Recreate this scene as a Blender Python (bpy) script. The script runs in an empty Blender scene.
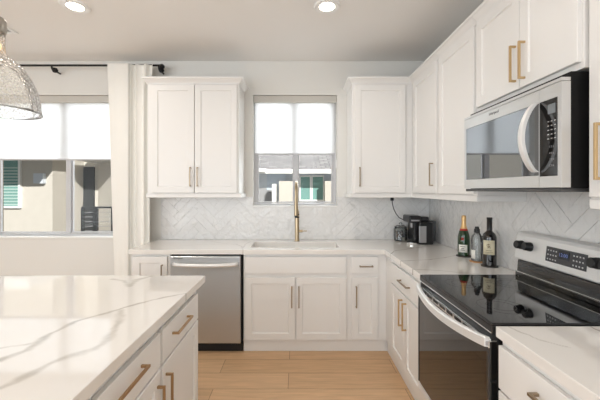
import bpy, bmesh, math, random
import numpy as np
from mathutils import Vector, Matrix
random.seed(7)
S = bpy.context.scene
COL = S.collection
F = 325.0; VX = 297.0; VY = 190.0; EYE = 1.47

# ------------------------------------------------------------------ camera
cam_d = bpy.data.cameras.new('camera'); cam = bpy.data.objects.new('camera', cam_d); COL.objects.link(cam)
cam.location = (0, 0, EYE); cam.rotation_euler = (math.pi/2, 0, 0)
cam_d.sensor_width = 36; cam_d.lens = F/600*36
cam_d.shift_x = (300-VX)/600; cam_d.shift_y = -(200-VY)/600
cam_d.clip_start = 0.02
S.camera = cam
S.view_settings.view_transform = 'Standard'; S.view_settings.look = 'None'
S.view_settings.gamma = 1; S.view_settings.use_curve_mapping = False
S.view_settings.exposure = 0.2
# ------------------------------------------------------------------ world, sun, area lights
w = bpy.data.worlds.new('sky'); S.world = w; w.use_nodes = True
bg = w.node_tree.nodes['Background']; bg.inputs[0].default_value = (0.93, 0.97, 1.0, 1); bg.inputs[1].default_value = 1.0
_nt = w.node_tree   # sky strength shaped: raised towards +Y so the window shades glow, dim elsewhere
_tc = _nt.nodes.new('ShaderNodeTexCoord'); _sp = _nt.nodes.new('ShaderNodeSeparateXYZ'); _nt.links.new(_tc.outputs['Generated'], _sp.inputs[0])
_mr = _nt.nodes.new('ShaderNodeMapRange'); _mr.interpolation_type = 'SMOOTHSTEP'
for _i, _v in ((1, 0), (2, .75), (3, .3), (4, 5.0)): _mr.inputs[_i].default_value = _v
_nt.links.new(_sp.outputs['Y'], _mr.inputs[0]); _nt.links.new(_mr.outputs[0], bg.inputs[1])
def light(name, typ, loc, energy, color=(1, 1, 1), rot=(0, 0, 0), size=1, size_y=None, **k):
    d = bpy.data.lights.new(name, typ); o = bpy.data.objects.new(name, d); COL.objects.link(o)
    o.location = loc; o.rotation_euler = rot; d.energy = energy; d.color = color
    if typ == 'AREA':
        d.size = size
        if size_y: d.shape = 'RECTANGLE'; d.size_y = size_y
    for a, b in k.items(): setattr(d, a, b)
    return o
sun = light('sun', 'SUN', (3, -6, 9), 5.4, (1, .96, .9), angle=0.01)
sun.rotation_euler = Vector((-.42, .75, -.53)).to_track_quat('-Z', 'Y').to_euler()
light('rear_fill', 'AREA', (-1.6, -3.1, 1.45), 90, (.87, .94, 1), (math.radians(-90), 0, math.pi), 4.4, 2.4)  # added fill light behind the camera, brightens the room
light('side_fill', 'AREA', (-5.1, -1.3, 1.5), 80, (.87, .94, 1), (math.radians(90), 0, math.radians(-90)), 2.8, 1.9)  # added fill light from the left, lifts the surfaces facing it
CEIL = 2.88
CAN = [(-1.70, 2.49), (.23, 2.49), (-1.70, .5), (.23, .5), (-1.7, -1.4), (.23, -1.4), (-3.6, 1.4)]
for x, y in CAN:
    light('can_light', 'AREA', (x, y, CEIL-.03), 3.6, (1, .93, .86), (0, 0, 0), .14, shape='DISK', spread=math.radians(150))

# ------------------------------------------------------------------ material helpers
def lin(c):
    return tuple(((v/255)/12.92 if v/255 <= .04045 else ((v/255+.055)/1.055)**2.4) for v in c) + (1,)
MATS = {}
def mat(name, rgb, rough=.5, metal=0, coat=0, noise=None, bump=None, spec=None, trans=0, emit=None):
    m = bpy.data.materials.new(name); m.use_nodes = True; nt = m.node_tree; b = nt.nodes['Principled BSDF']
    b.inputs['Base Color'].default_value = lin(rgb); b.inputs['Roughness'].default_value = rough
    b.inputs['Metallic'].default_value = metal; b.inputs['Coat Weight'].default_value = coat
    if spec is not None: b.inputs['Specular IOR Level'].default_value = spec
    if trans: b.inputs['Transmission Weight'].default_value = trans
    if emit: b.inputs['Emission Color'].default_value = lin(emit[0]); b.inputs['Emission Strength'].default_value = emit[1]
    tc = nt.nodes.new('ShaderNodeTexCoord')
    if noise:   # (scale vec, amount)
        mp = nt.nodes.new('ShaderNodeMapping'); mp.inputs['Scale'].default_value = noise[0]
        n = nt.nodes.new('ShaderNodeTexNoise'); n.inputs['Scale'].default_value = 1; n.inputs['Detail'].default_value = 5
        nt.links.new(tc.outputs['Object'], mp.inputs[0]); nt.links.new(mp.outputs[0], n.inputs['Vector'])
        mx = nt.nodes.new('ShaderNodeMix'); mx.data_type = 'RGBA'
        a = noise[1]
        mx.inputs['A'].default_value = lin([max(0, v*(1-a)) for v in rgb]); mx.inputs['B'].default_value = lin([min(255, v*(1+a)) for v in rgb])
        nt.links.new(n.outputs['Fac'], mx.inputs['Factor']); nt.links.new(mx.outputs['Result'], b.inputs['Base Color'])
    if bump:    # (scale vec, strength, distance)
        mp = nt.nodes.new('ShaderNodeMapping'); mp.inputs['Scale'].default_value = bump[0]
        n = nt.nodes.new('ShaderNodeTexNoise'); n.inputs['Scale'].default_value = 1; n.inputs['Detail'].default_value = 3
        bp = nt.nodes.new('ShaderNodeBump'); bp.inputs['Strength'].default_value = bump[1]; bp.inputs['Distance'].default_value = bump[2]
        nt.links.new(tc.outputs['Object'], mp.inputs[0]); nt.links.new(mp.outputs[0], n.inputs['Vector'])
        nt.links.new(n.outputs['Fac'], bp.inputs['Height']); nt.links.new(bp.outputs[0], b.inputs['Normal'])
    MATS[name] = m
    return m
def emis(name, rgb, s):
    return mat(name, (0, 0, 0), .5, emit=(rgb, s))
def clear(name, rgb=(255, 255, 255), gloss=1.5, haze=0, bumps=None, rough=.0):
    m = bpy.data.materials.new(name); m.use_nodes = True; nt = m.node_tree; nt.nodes.clear()
    out = nt.nodes.new('ShaderNodeOutputMaterial'); tr = nt.nodes.new('ShaderNodeBsdfTransparent'); tr.inputs[0].default_value = lin(rgb)
    gl = nt.nodes.new('ShaderNodeBsdfGlossy'); gl.inputs['Roughness'].default_value = rough
    fr = nt.nodes.new('ShaderNodeFresnel'); fr.inputs[0].default_value = gloss
    mx = nt.nodes.new('ShaderNodeMixShader'); nt.links.new(fr.outputs[0], mx.inputs[0])
    nt.links.new(tr.outputs[0], mx.inputs[1]); nt.links.new(gl.outputs[0], mx.inputs[2]); last = mx
    if haze:
        df = nt.nodes.new('ShaderNodeBsdfTranslucent'); df.inputs[0].default_value = (.9, .9, .9, 1)
        dd = nt.nodes.new('ShaderNodeBsdfDiffuse'); dd.inputs[0].default_value = (.9, .9, .9, 1)
        ad = nt.nodes.new('ShaderNodeMixShader'); nt.links.new(df.outputs[0], ad.inputs[1]); nt.links.new(dd.outputs[0], ad.inputs[2])
        m2 = nt.nodes.new('ShaderNodeMixShader'); m2.inputs[0].default_value = haze
        nt.links.new(mx.outputs[0], m2.inputs[1]); nt.links.new(ad.outputs[0], m2.inputs[2]); last = m2
        if bumps:
            tc = nt.nodes.new('ShaderNodeTexCoord'); v = nt.nodes.new('ShaderNodeTexVoronoi'); v.inputs['Scale'].default_value = bumps
            nt.links.new(tc.outputs['Object'], v.inputs['Vector'])
            r = nt.nodes.new('ShaderNodeMapRange'); r.inputs[1].default_value = .1; r.inputs[2].default_value = .5
            r.inputs[3].default_value = haze*1.8; r.inputs[4].default_value = haze*.35
            nt.links.new(v.outputs['Distance'], r.inputs[0]); nt.links.new(r.outputs[0], m2.inputs[0])
            bp = nt.nodes.new('ShaderNodeBump'); bp.inputs['Strength'].default_value = .8; bp.inputs['Distance'].default_value = .004
            nt.links.new(v.outputs['Distance'], bp.inputs['Height'])
            for q in (gl,): nt.links.new(bp.outputs[0], q.inputs['Normal'])
    nt.links.new(last.outputs[0], out.inputs[0]); MATS[name] = m
    return m

M_wall = mat('wall_paint', (226, 224, 219), .75, bump=((160, 160, 160), .08, .002))
M_ceil = mat('ceiling_paint', (238, 236, 233), .85, bump=((90, 90, 90), .15, .003))
M_cab = mat('white_cabinet_paint', (234, 232, 229), .38)
M_trimw = mat('white_trim', (238, 238, 236), .4)
M_vinyl = mat('window_vinyl', (196, 196, 198), .4)
M_steel = mat('brushed_steel', (196, 198, 200), .3, .88, bump=((4, 4, 700), .06, .001))
M_steelh = mat('brushed_steel_horizontal', (234, 234, 233), .42, .5, bump=((700, 6, 6), .05, .001))
M_steelp = mat('polished_steel', (225, 225, 224), .2, 1)
M_brass = mat('brushed_brass', (206, 178, 136), .32, 1)
M_aged = mat('aged_brass', (176, 146, 110), .32, 1)
M_bronze = mat('dark_brass', (158, 142, 122), .32, 1)
M_faucet = mat('champagne_bronze', (176, 158, 130), .3, 1)
M_blk = mat('black_plastic', (20, 20, 21), .35)
M_mwb = mat('microwave_case', (10, 10, 10), .5, spec=.2)
M_steelm = mat('brushed_steel_microwave', (212, 212, 211), .36, .75, bump=((700, 6, 6), .05, .001))
M_blkg = mat('black_glass', (9, 9, 10), .03, coat=.5)
M_cook = mat('cooktop_glass', (8, 8, 9), .04, coat=.45)
M_toe = mat('black_toe', (16, 16, 17), .6)
M_iron = mat('black_iron', (22, 20, 20), .45, .3)
M_grout = mat('grout', (214, 212, 209), .8)
M_tile = mat('glazed_tile', (228, 227, 225), .04, coat=.3, noise=((3, 3, 3), .03), bump=((19, 19, 19), 1.0, .012))
M_sink = mat('sink_white', (240, 238, 234), .2)
M_glass = clear('window_glass', (252, 253, 253), 1.14)
M_jar = clear('jar_glass', (248, 250, 249), 1.5, .06)
M_seeded = clear('seeded_glass', (253, 253, 252), 1.25, .24, 95)
M_curt = mat('curtain_linen', (238, 236, 230), .9, bump=((300, 300, 300), .1, .001))
M_stucco = mat('stucco', (196, 191, 182), .9, noise=((6, 6, 6), .03), bump=((60, 60, 60), .3, .01))
M_teal = mat('teal_window_glass', (116, 158, 152), .12)
M_white = mat('white_paint', (242, 242, 240), .5)
M_grey = mat('grey_stucco', (150, 150, 152), .9)
M_blue = mat('pale_blue_stucco', (205, 212, 220), .9)
M_dark = mat('dark_bronze', (52, 54, 56), .5)
M_silver = mat('silver_plastic', (176, 176, 178), .35, .6)
M_key = mat('keypad_print', (190, 190, 190), .5); M_dim = mat('keypad_digits_print', (140, 140, 142), .5)

# shade cloth: diffuse + translucent
def shade_mat():
    m = bpy.data.materials.new('roller_shade_cloth'); m.use_nodes = True; nt = m.node_tree; nt.nodes.clear()
    out = nt.nodes.new('ShaderNodeOutputMaterial'); a = nt.nodes.new('ShaderNodeBsdfDiffuse'); b = nt.nodes.new('ShaderNodeBsdfTranslucent')
    a.inputs[0].default_value = (.86, .86, .86, 1); b.inputs[0].default_value = (.97, .97, .97, 1)
    mx = nt.nodes.new('ShaderNodeMixShader'); mx.inputs[0].default_value = .9
    nt.links.new(a.outputs[0], mx.inputs[1]); nt.links.new(b.outputs[0], mx.inputs[2]); nt.links.new(mx.outputs[0], out.inputs[0])
    return m
M_shade = shade_mat()

def quartz():
    m = bpy.data.materials.new('veined_quartz'); m.use_nodes = True; nt = m.node_tree; b = nt.nodes['Principled BSDF']
    b.inputs['Roughness'].default_value = .05; b.inputs['Coat Weight'].default_value = .3; b.inputs['Coat Roughness'].default_value = .02
    at = nt.nodes.new('ShaderNodeAttribute'); at.attribute_name = 'vein'
    tc = nt.nodes.new('ShaderNodeTexCoord'); n = nt.nodes.new('ShaderNodeTexNoise'); n.inputs['Scale'].default_value = 22; n.inputs['Detail'].default_value = 6
    nt.links.new(tc.outputs['Object'], n.inputs['Vector'])
    r = nt.nodes.new('ShaderNodeMapRange'); r.inputs[1].default_value = .35; r.inputs[2].default_value = .6; r.inputs[3].default_value = .6; r.inputs[4].default_value = 1
    nt.links.new(n.outputs['Fac'], r.inputs[0])
    mu = nt.nodes.new('ShaderNodeMath'); mu.operation = 'MULTIPLY'; nt.links.new(at.outputs['Fac'], mu.inputs[0]); nt.links.new(r.outputs[0], mu.inputs[1])
    mx = nt.nodes.new('ShaderNodeMix'); mx.data_type = 'RGBA'; mx.inputs['A'].default_value = lin((233, 229, 224)); mx.inputs['B'].default_value = lin((166, 158, 147))
    nt.links.new(mu.outputs[0], mx.inputs['Factor']); nt.links.new(mx.outputs['Result'], b.inputs['Base Color'])
    return m
M_quartz = quartz()

def floor_mat():
    m = bpy.data.materials.new('oak_planks'); m.use_nodes = True; nt = m.node_tree; b = nt.nodes['Principled BSDF']
    b.inputs['Roughness'].default_value = .38
    tc = nt.nodes.new('ShaderNodeTexCoord')
    mp = nt.nodes.new('ShaderNodeMapping'); mp.inputs['Location'].default_value = (.62, .119, 0)
    nt.links.new(tc.outputs['Object'], mp.inputs[0])
    br = nt.nodes.new('ShaderNodeTexBrick'); br.inputs['Scale'].default_value = 1; br.inputs['Brick Width'].default_value = 1.42
    br.inputs['Row Height'].default_value = .21; br.inputs['Mortar Size'].default_value = .0018; br.inputs['Mortar Smooth'].default_value = .2
    br.offset = .61; br.offset_frequency = 2
    br.inputs['Color1'].default_value = lin((216, 179, 139)); br.inputs['Color2'].default_value = lin((204, 166, 126)); br.inputs['Mortar'].default_value = lin((120, 88, 60))
    nt.links.new(mp.outputs[0], br.inputs['Vector'])
    m2 = nt.nodes.new('ShaderNodeMapping'); m2.inputs['Scale'].default_value = (2.2, 26, 1); nt.links.new(tc.outputs['Object'], m2.inputs[0])
    n = nt.nodes.new('ShaderNodeTexNoise'); n.inputs['Scale'].default_value = 1.6; n.inputs['Detail'].default_value = 8; n.inputs['Distortion'].default_value = .8
    nt.links.new(m2.outputs[0], n.inputs['Vector'])
    r = nt.nodes.new('ShaderNodeMapRange'); r.inputs[1].default_value = .3; r.inputs[2].default_value = .72; r.inputs[3].default_value = .84; r.inputs[4].default_value = 1.06
    nt.links.new(n.outputs['Fac'], r.inputs[0])
    v = nt.nodes.new('ShaderNodeVectorMath'); v.operation = 'SCALE'; nt.links.new(br.outputs['Color'], v.inputs[0]); nt.links.new(r.outputs[0], v.inputs['Scale'])
    nt.links.new(v.outputs[0], b.inputs['Base Color'])
    return m
M_floor = floor_mat()

def roof_mat():
    m = bpy.data.materials.new('grey_roof_tile'); m.use_nodes = True; nt = m.node_tree; b = nt.nodes['Principled BSDF']
    b.inputs['Roughness'].default_value = .8
    tc = nt.nodes.new('ShaderNodeTexCoord'); br = nt.nodes.new('ShaderNodeTexBrick'); br.inputs['Scale'].default_value = 1
    br.inputs['Brick Width'].default_value = .34; br.inputs['Row Height'].default_value = .22; br.inputs['Mortar Size'].default_value = .02
    br.inputs['Color1'].default_value = lin((140, 136, 134)); br.inputs['Color2'].default_value = lin((112, 108, 108)); br.inputs['Mortar'].default_value = lin((84, 82, 82))
    nt.links.new(tc.outputs['Object'], br.inputs['Vector']); nt.links.new(br.outputs['Color'], b.inputs['Base Color'])
    return m
M_roof = roof_mat()

# ------------------------------------------------------------------ geometry helpers
def link(name, me, m=None, parent=None):
    o = bpy.data.objects.new(name, me); COL.objects.link(o)
    if m is not None: me.materials.append(m)
    if parent is not None:
        o.parent = parent
        root = parent
        loc = Vector((0, 0, 0))
        while root is not None: loc += root.location; root = root.parent
        me.transform(Matrix.Translation(-loc))
    return o
def build(name, bm, m, parent=None, bevel=0, smooth=False, seg=2):
    bmesh.ops.recalc_face_normals(bm, faces=bm.faces)
    me = bpy.data.meshes.new(name); bm.to_mesh(me); bm.free()
    if parent is None and name.split('_')[0] not in ('wall', 'floor', 'ceiling', 'window', 'baseboard', 'trim'):
        c = [v.co for v in me.vertices]
        x = (min(v.x for v in c)+max(v.x for v in c))/2; y = (min(v.y for v in c)+max(v.y for v in c))/2; z = min(v.z for v in c)
        me.transform(Matrix.Translation((-x, -y, -z))); o = link(name, me, m, None); o.location = (x, y, z)
    else: o = link(name, me, m, parent)
    if smooth:
        for p in me.polygons: p.use_smooth = True
        if smooth == 'auto':
            me.set_sharp_from_angle(angle=math.radians(35))
    if bevel:
        b = o.modifiers.new('bevel', 'BEVEL'); b.width = bevel; b.segments = seg; b.limit_method = 'ANGLE'; b.angle_limit = math.radians(40)
    return o
def empty(name, loc, label, cat, group=None):
    o = bpy.data.objects.new(name, None); COL.objects.link(o); o.location = loc; o.empty_display_size = .05
    return tag(o, label, cat, group)
def tag(o, label=None, cat=None, group=None, kind=None):
    if label: o['label'] = label
    if cat: o['category'] = cat
    if group: o['group'] = group
    if kind: o['kind'] = kind
    return o
def struct(o): o['kind'] = 'structure'; return o
def bx(bm, x0, x1, y0, y1, z0, z1):
    vs = [bm.verts.new((x, y, z)) for x in (x0, x1) for y in (y0, y1) for z in (z0, z1)]
    for q in ((0, 1, 3, 2), (4, 6, 7, 5), (0, 4, 5, 1), (2, 3, 7, 6), (0, 2, 6, 4), (1, 5, 7, 3)): bm.faces.new([vs[i] for i in q])
def box(name, b, m, parent=None, bevel=0, seg=2):
    bm = bmesh.new(); bx(bm, *b); return build(name, bm, m, parent, bevel, seg=seg)
def boxes(name, bs, m, parent=None, bevel=0):
    bm = bmesh.new()
    for b in bs: bx(bm, *b)
    return build(name, bm, m, parent, bevel)
def prism(bm, pts, a, b, axis='x'):
    # pts (p,q) outline extruded along axis
    def P(t, p, q): return {'x': (t, p, q), 'y': (p, t, q), 'z': (p, q, t)}[axis]
    A = [bm.verts.new(P(a, *p)) for p in pts]; B = [bm.verts.new(P(b, *p)) for p in pts]; n = len(pts)
    bm.faces.new(A); bm.faces.new(B[::-1])
    for i in range(n): bm.faces.new((A[i], B[i], B[(i+1) % n], A[(i+1) % n]))
def lathe(bm, prof, c=(0, 0, 0), n=40, closed=False):
    rings = []
    for r, z in prof:
        if r < 1e-5: rings.append([bm.verts.new((c[0], c[1], c[2]+z))])
        else: rings.append([bm.verts.new((c[0]+r*math.cos(2*math.pi*i/n), c[1]+r*math.sin(2*math.pi*i/n), c[2]+z)) for i in range(n)])
    for a, b in zip(rings, rings[1:]):
        for i in range(n):
            j = (i+1) % n
            if len(a) == 1 and len(b) == 1: continue
            if len(a) == 1: bm.faces.new((a[0], b[i], b[j]))
            elif len(b) == 1: bm.faces.new((a[i], b[0], a[j]))
            else: bm.faces.new((a[i], b[i], b[j], a[j]))
def tube(bm, pts, r, n=12, flat=1.0):
    pts = [Vector(p) for p in pts]; rings = []
    up = None
    for i, p in enumerate(pts):
        t = (pts[min(i+1, len(pts)-1)]-pts[max(i-1, 0)]).normalized()
        if up is None:
            up = Vector((0, 0, 1)) if abs(t.z) < .9 else Vector((1, 0, 0))
        a = t.cross(up).normalized(); b = a.cross(t).normalized(); up = b
        rr = r[i] if isinstance(r, (list, tuple)) else r
        rings.append([bm.verts.new(p+a*rr*math.cos(2*math.pi*k/n)+b*rr*flat*math.sin(2*math.pi*k/n)) for k in range(n)])
    for A, B in zip(rings, rings[1:]):
        for k in range(n): bm.faces.new((A[k], B[k], B[(k+1) % n], A[(k+1) % n]))
    bm.faces.new(rings[0][::-1]); bm.faces.new(rings[-1])
class Fr:
    """face frame: u along the face, v outwards, w up"""
    def __init__(s, o, du, dv): s.o = Vector(o); s.du = Vector(du); s.dv = Vector(dv)
    def P(s, u, v, w): return s.o+s.du*u+s.dv*v+Vector((0, 0, w))
    def box(s, bm, u0, u1, v0, v1, w0, w1):
        a = s.P(u0, v0, w0); b = s.P(u1, v1, w1)
        bx(bm, min(a.x, b.x), max(a.x, b.x), min(a.y, b.y), max(a.y, b.y), min(a.z, b.z), max(a.z, b.z))
def shaker(fr, u0, u1, w0, w1, parent, name='door', st=.058, t=.02, rec=.009, slab=False):
    bm = bmesh.new()
    if slab: fr.box(bm, u0, u1, .001, t, w0, w1)
    else:
        def ring(i, v): return [bm.verts.new(fr.P(*p)) for p in ((u0+i, v, w0+i), (u1-i, v, w0+i), (u1-i, v, w1-i), (u0+i, v, w1-i))]
        R = [ring(0, .001), ring(0, t-.002), ring(.002, t), ring(st, t), ring(st+.005, t-rec)]
        for A, B in zip(R, R[1:]):
            for k in range(4): bm.faces.new((A[k], A[(k+1) % 4], B[(k+1) % 4], B[k]))
        bm.faces.new(R[-1]); bm.faces.new(R[0][::-1])
    return build(name, bm, M_cab, parent, .0015 if slab else 0)
def pull(fr, u, w, L, parent, vert=True, m=None, t=.02, off=.034, s=.0105):
    """square bar pull with two posts, centred at (u, w)"""
    bm = bmesh.new(); h = L/2
    if vert:
        fr.box(bm, u-s/2, u+s/2, t+off-s, t+off, w-h, w+h)
        for q in (-1, 1):
            c = w+q*(h-s/2); fr.box(bm, u-s/2, u+s/2, t, t+off-s, c-s/2, c+s/2)
    else:
        fr.box(bm, u-h, u+h, t+off-s, t+off, w-s/2, w+s/2)
        for q in (-1, 1):
            c = u+q*(h-s/2); fr.box(bm, c-s/2, c+s/2, t, t+off-s, w-s/2, w+s/2)
    o = build('handle', bm, m or M_brass, parent, .0015)
    return o
def text_mesh(name, s, size, m, parent, mtx, extrude=.0004):
    cu = bpy.data.curves.new(name, 'FONT'); cu.body = s; cu.size = size; cu.extrude = extrude; cu.align_x = 'CENTER'; cu.align_y = 'CENTER'
    t = bpy.data.objects.new('tmp', cu); COL.objects.link(t)
    me = bpy.data.meshes.new_from_object(t.evaluated_get(bpy.context.evaluated_depsgraph_get()))
    bpy.data.objects.remove(t); me.transform(mtx)
    me.materials.clear()
    return link(name, me, m, parent)

# ------------------------------------------------------------------ room shell
YB = 3.56; XR = 1.46; XL = -5.2; YF = -3.4; T = .16
struct(box('floor', (XL, XR, YF, YB, -.1, 0), M_floor))
struct(box('ceiling', (XL-T, XR+T, YF-T, YB+T, CEIL, CEIL+.12), M_ceil))
def wall_holes(name, a0, a1, z0, z1, holes, fixed0, fixed1, axis):
    xs = sorted({a0, a1}|{h[0] for h in holes}|{h[1] for h in holes}); zs = sorted({z0, z1}|{h[2] for h in holes}|{h[3] for h in holes})
    bm = bmesh.new()
    for x0, x1 in zip(xs, xs[1:]):
        for p, q in zip(zs, zs[1:]):
            cx, cz = (x0+x1)/2, (p+q)/2
            if any(h[0] < cx < h[1] and h[2] < cz < h[3] for h in holes): continue
            if axis == 'x': bx(bm, x0, x1, fixed0, fixed1, p, q)
            else: bx(bm, fixed0, fixed1, x0, x1, p, q)
    bmesh.ops.remove_doubles(bm, verts=bm.verts, dist=1e-5)
    bmesh.ops.dissolve_limit(bm, angle_limit=.01, verts=bm.verts, edges=bm.edges)
    return struct(build(name, bm, M_wall))
W1 = (-3.385, -1.90, .955, 2.51); W2 = (-.482, .438, 1.295, 2.51)
wall_holes('wall_back', XL, XR, 0, CEIL, [W1, W2], YB, YB+T, 'x')
struct(box('wall_right', (XR, XR+T, YF, YB+T, 0, CEIL), M_wall))
wall_holes('wall_left', YF, YB+T, 0, CEIL, [(-2.7, .1, .6, 2.45)], XL-T, XL, 'y')
wall_holes('wall_front', XL, XR+T, 0, CEIL, [(-3.8, .6, 0.02, 2.45)], YF-T, YF, 'x')

_w = M_wall; M_wall = mat('bounce_cut_dark', (120, 108, 94), .9)  # unseen dark outer skin, added to cut light bounced onto the neighbor houses
wall_holes('wall_outer', XL, XR, 0, CEIL, [W1, W2], YB+T+.001, YB+T+.03, 'x'); M_wall = _w
def window(name, W, y, mull, label=None):
    x0, x1, z0, z1 = W
    root = struct(boxes(name, [(x0, x1, y, y+.05, z0, z0+.024), (x0, x1, y, y+.05, z1-.035, z1), (x0, x0+.035, y, y+.05, z0+.03, z1-.035), (x1-.035, x1, y, y+.05, z0+.03, z1-.035), (mull-.022, mull+.022, y, y+.05, z0+.03, z1-.035)], M_vinyl, None, .003))
    # inner sashes
    bm = bmesh.new()
    for a, b, yy in ((x0+.035, mull-.022, y+.012), (mull+.022, x1-.035, y+.022)):
        s = .016
        for q in ((a, b, z0+.03, z0+.03+s), (a, b, z1-.035-s, z1-.035), (a, a+s, z0+.03+s, z1-.035-s), (b-s, b, z0+.03+s, z1-.035-s)):
            bx(bm, q[0], q[1], yy, yy+.02, q[2], q[3])
    build('sash', bm, M_vinyl, root, .002)
    for a, b, yy in ((x0+.05, mull-.043, y+.02), (mull+.043, x1-.05, y+.03)):
        build_p = box('pane', (a, b, yy, yy+.004, z0+.045, z1-.05), M_glass, root)
    return root
window('window_1', W1, YB+.09, -2.565)
window('window_2', W2, YB+.09, -.012)
struct(box('trim_1', (W1[0], W1[1], YB-.012, YB+.088, W1[2]-.012, W1[2]+.004), M_trimw, None, .002))
struct(box('trim_2', (W2[0], W2[1], YB-.006, YB+.088, W2[2]-.010, W2[2]+.004), M_trimw, None, .002))
struct(box('baseboard_back', (XL, -1.56, YB-.015, YB, 0, .11), M_trimw, None, .003))

def roller_shade(W, bottom, label, chain):
    x0, x1, z0, z1 = W
    r = empty('roller_shade', ((x0+x1)/2, YB+.05, bottom), label, 'window shade', None)
    box('cassette', (x0+.004, x1-.004, YB+.012, YB+.075, z1-.075, z1-.004), mat('shade_cassette', (198, 194, 186), .6), r, .004)
    box('cloth', (x0+.015, x1-.02, YB+.052, YB+.0535, bottom+.015, z1-.07), M_shade, r)
    box('hem_bar', (x0+.015, x1-.02, YB+.046, YB+.059, bottom, bottom+.018), M_vinyl, r, .003)
    if chain:
        bm = bmesh.new(); tube(bm, [(x1-.012, YB+.03, z1-.07), (x1-.010, YB+.03, 1.72)], .002, 6); build('chain', bm, M_trimw, r)
        box('chain_holder', (x1-.012, x1-.001, YB+.004, YB+.03, 1.71, 1.80), M_trimw, r, .003)
roller_shade(W1, 1.80, 'white roller shade half lowered over the wide window on the left', False)
roller_shade(W2, 1.862, 'white roller shade half lowered over the small window above the sink', True)

# unseen rear sliding door and side window, added as openings for the fill lights
o = struct(boxes('door_1', [(-3.8, .6, YF-.1, YF-.04, 2.39, 2.45), (-3.8, .6, YF-.1, YF-.04, .02, .07)]+[(x, x+.06, YF-.1, YF-.04, .07, 2.39) for x in (-3.8, -2.35, -.9, .54)], M_vinyl))
o = struct(boxes('window_3', [(XL-.1, XL-.04, -2.7, .1, 2.40, 2.45), (XL-.1, XL-.04, -2.7, .1, .6, .65)]+[(XL-.1, XL-.04, y, y+.06, .65, 2.40) for y in (-2.7, -1.33, .04)], M_vinyl))

struct(box('trim_3', (XL, XR, YF-T-3.2, YF-T-.001, 2.6, 2.75), M_white))   # unseen slab added to keep the sun out of the rear opening
# ------------------------------------------------------------------ herringbone backsplash
def clip(poly, x0, x1, y0, y1):
    def half(pl, f, inter):
        out = []
        for i in range(len(pl)):
            a, b = pl[i-1], pl[i]; fa, fb = f(a), f(b)
            if (fa >= 0) != (fb >= 0):
                t = fa/(fa-fb); out.append((a[0]+(b[0]-a[0])*t, a[1]+(b[1]-a[1])*t))
            if fb >= 0: out.append(b)
        return out
    for f in (lambda p: p[0]-x0, lambda p: x1-p[0], lambda p: p[1]-y0, lambda p: y1-p[1]):
        if len(poly) < 3: return []
        poly = half(poly, f, None)
    return poly
def herring(name, rects, P, label, off=(0, 0)):
    """rects in (a,z); P(a,z,d) -> world point at d out from the wall"""
    Wt = .078; n = 4; g = .0009
    rnd = random.Random(3); bm = bmesh.new(); c = math.cos(math.pi/4)
    for (a0, a1, z0, z1) in rects:
        q = [bm.verts.new(P(*t)) for t in ((a0, z0, .0035), (a1, z0, .0035), (a1, z1, .0035), (a0, z1, .0035))]
        f = bm.faces.new(q); f.material_index = 1
    R = range(-60, 61)
    for k in R:
        for m in range(-20, 21):
            for typ in (0, 1):
                if typ == 0: x0, x1, y0, y1 = 0, n, 0, 1
                else: x0, x1, y0, y1 = n, n+1, 1-n, 1
                ox = k+m*n; oy = k-m*n
                pts = [((x0+ox)*Wt+g, (y0+oy)*Wt+g), ((x1+ox)*Wt-g, (y0+oy)*Wt+g), ((x1+ox)*Wt-g, (y1+oy)*Wt-g), ((x0+ox)*Wt+g, (y1+oy)*Wt-g)]
                pts = [((x-y)*c+off[0], (x+y)*c+off[1]) for x, y in pts]
                if max(p[0] for p in pts) < min(r[0] for r in rects) or min(p[0] for p in pts) > max(r[1] for r in rects): continue
                if max(p[1] for p in pts) < min(r[2] for r in rects) or min(p[1] for p in pts) > max(r[3] for r in rects): continue
                ta, tb = rnd.uniform(-1, 1)*.015, rnd.uniform(-1, 1)*.015
                mx = sum(p[0] for p in pts)/4; my = sum(p[1] for p in pts)/4
                for r in rects:
                    pl = clip(pts, *r)
                    if len(pl) < 3: continue
                    cx = sum(p[0] for p in pl)/len(pl); cy = sum(p[1] for p in pl)/len(pl)
                    ar = abs(sum(pl[i-1][0]*pl[i][1]-pl[i][0]*pl[i-1][1] for i in range(len(pl))))/2
                    if ar < 2e-5: continue
                    def dd(p, h): return h+ta*(p[0]-mx)+tb*(p[1]-my)
                    A = [bm.verts.new(P(p[0], p[1], .003)) for p in pl]
                    B = [bm.verts.new(P(p[0], p[1], dd(p, .0080))) for p in pl]
                    ins = []
                    for p in pl:
                        L = math.hypot(p[0]-cx, p[1]-cy) or 1; s = max(0, 1-.004/L); ins.append((cx+(p[0]-cx)*s, cy+(p[1]-cy)*s))
                    Cc = [bm.verts.new(P(p[0], p[1], dd(p, .0087))) for p in ins]
                    N = len(pl)
                    for X, Y in ((A, B), (B, Cc)):
                        for i in range(N): bm.faces.new((X[i], X[(i+1) % N], Y[(i+1) % N], Y[i]))
                    bm.faces.new(Cc)
    me_o = build(name, bm, M_tile)
    me_o.data.materials.append(M_grout)
    return tag(me_o, label, 'backsplash')
CT = .93; CB = .89
SPX = -1.486
herring('tile_backsplash', [(SPX, W2[0], CT, 1.395), (W2[0], W2[1], CT, W2[2]-.012), (W2[1], XR-.012, CT, 1.395)], lambda a, z, d: (a, YB-d, z), 'glossy white herringbone tile backsplash behind the sink under the window', (.03, .02))
herring('tile_backsplash', [(.4, YB-.013, CT, 1.395), (1.293, 2.055, 1.395, 1.47)], lambda a, z, d: (XR-d, a, z), 'glossy white herringbone tile backsplash on the right wall behind the stove and bottles', (.0, .02))

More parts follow.
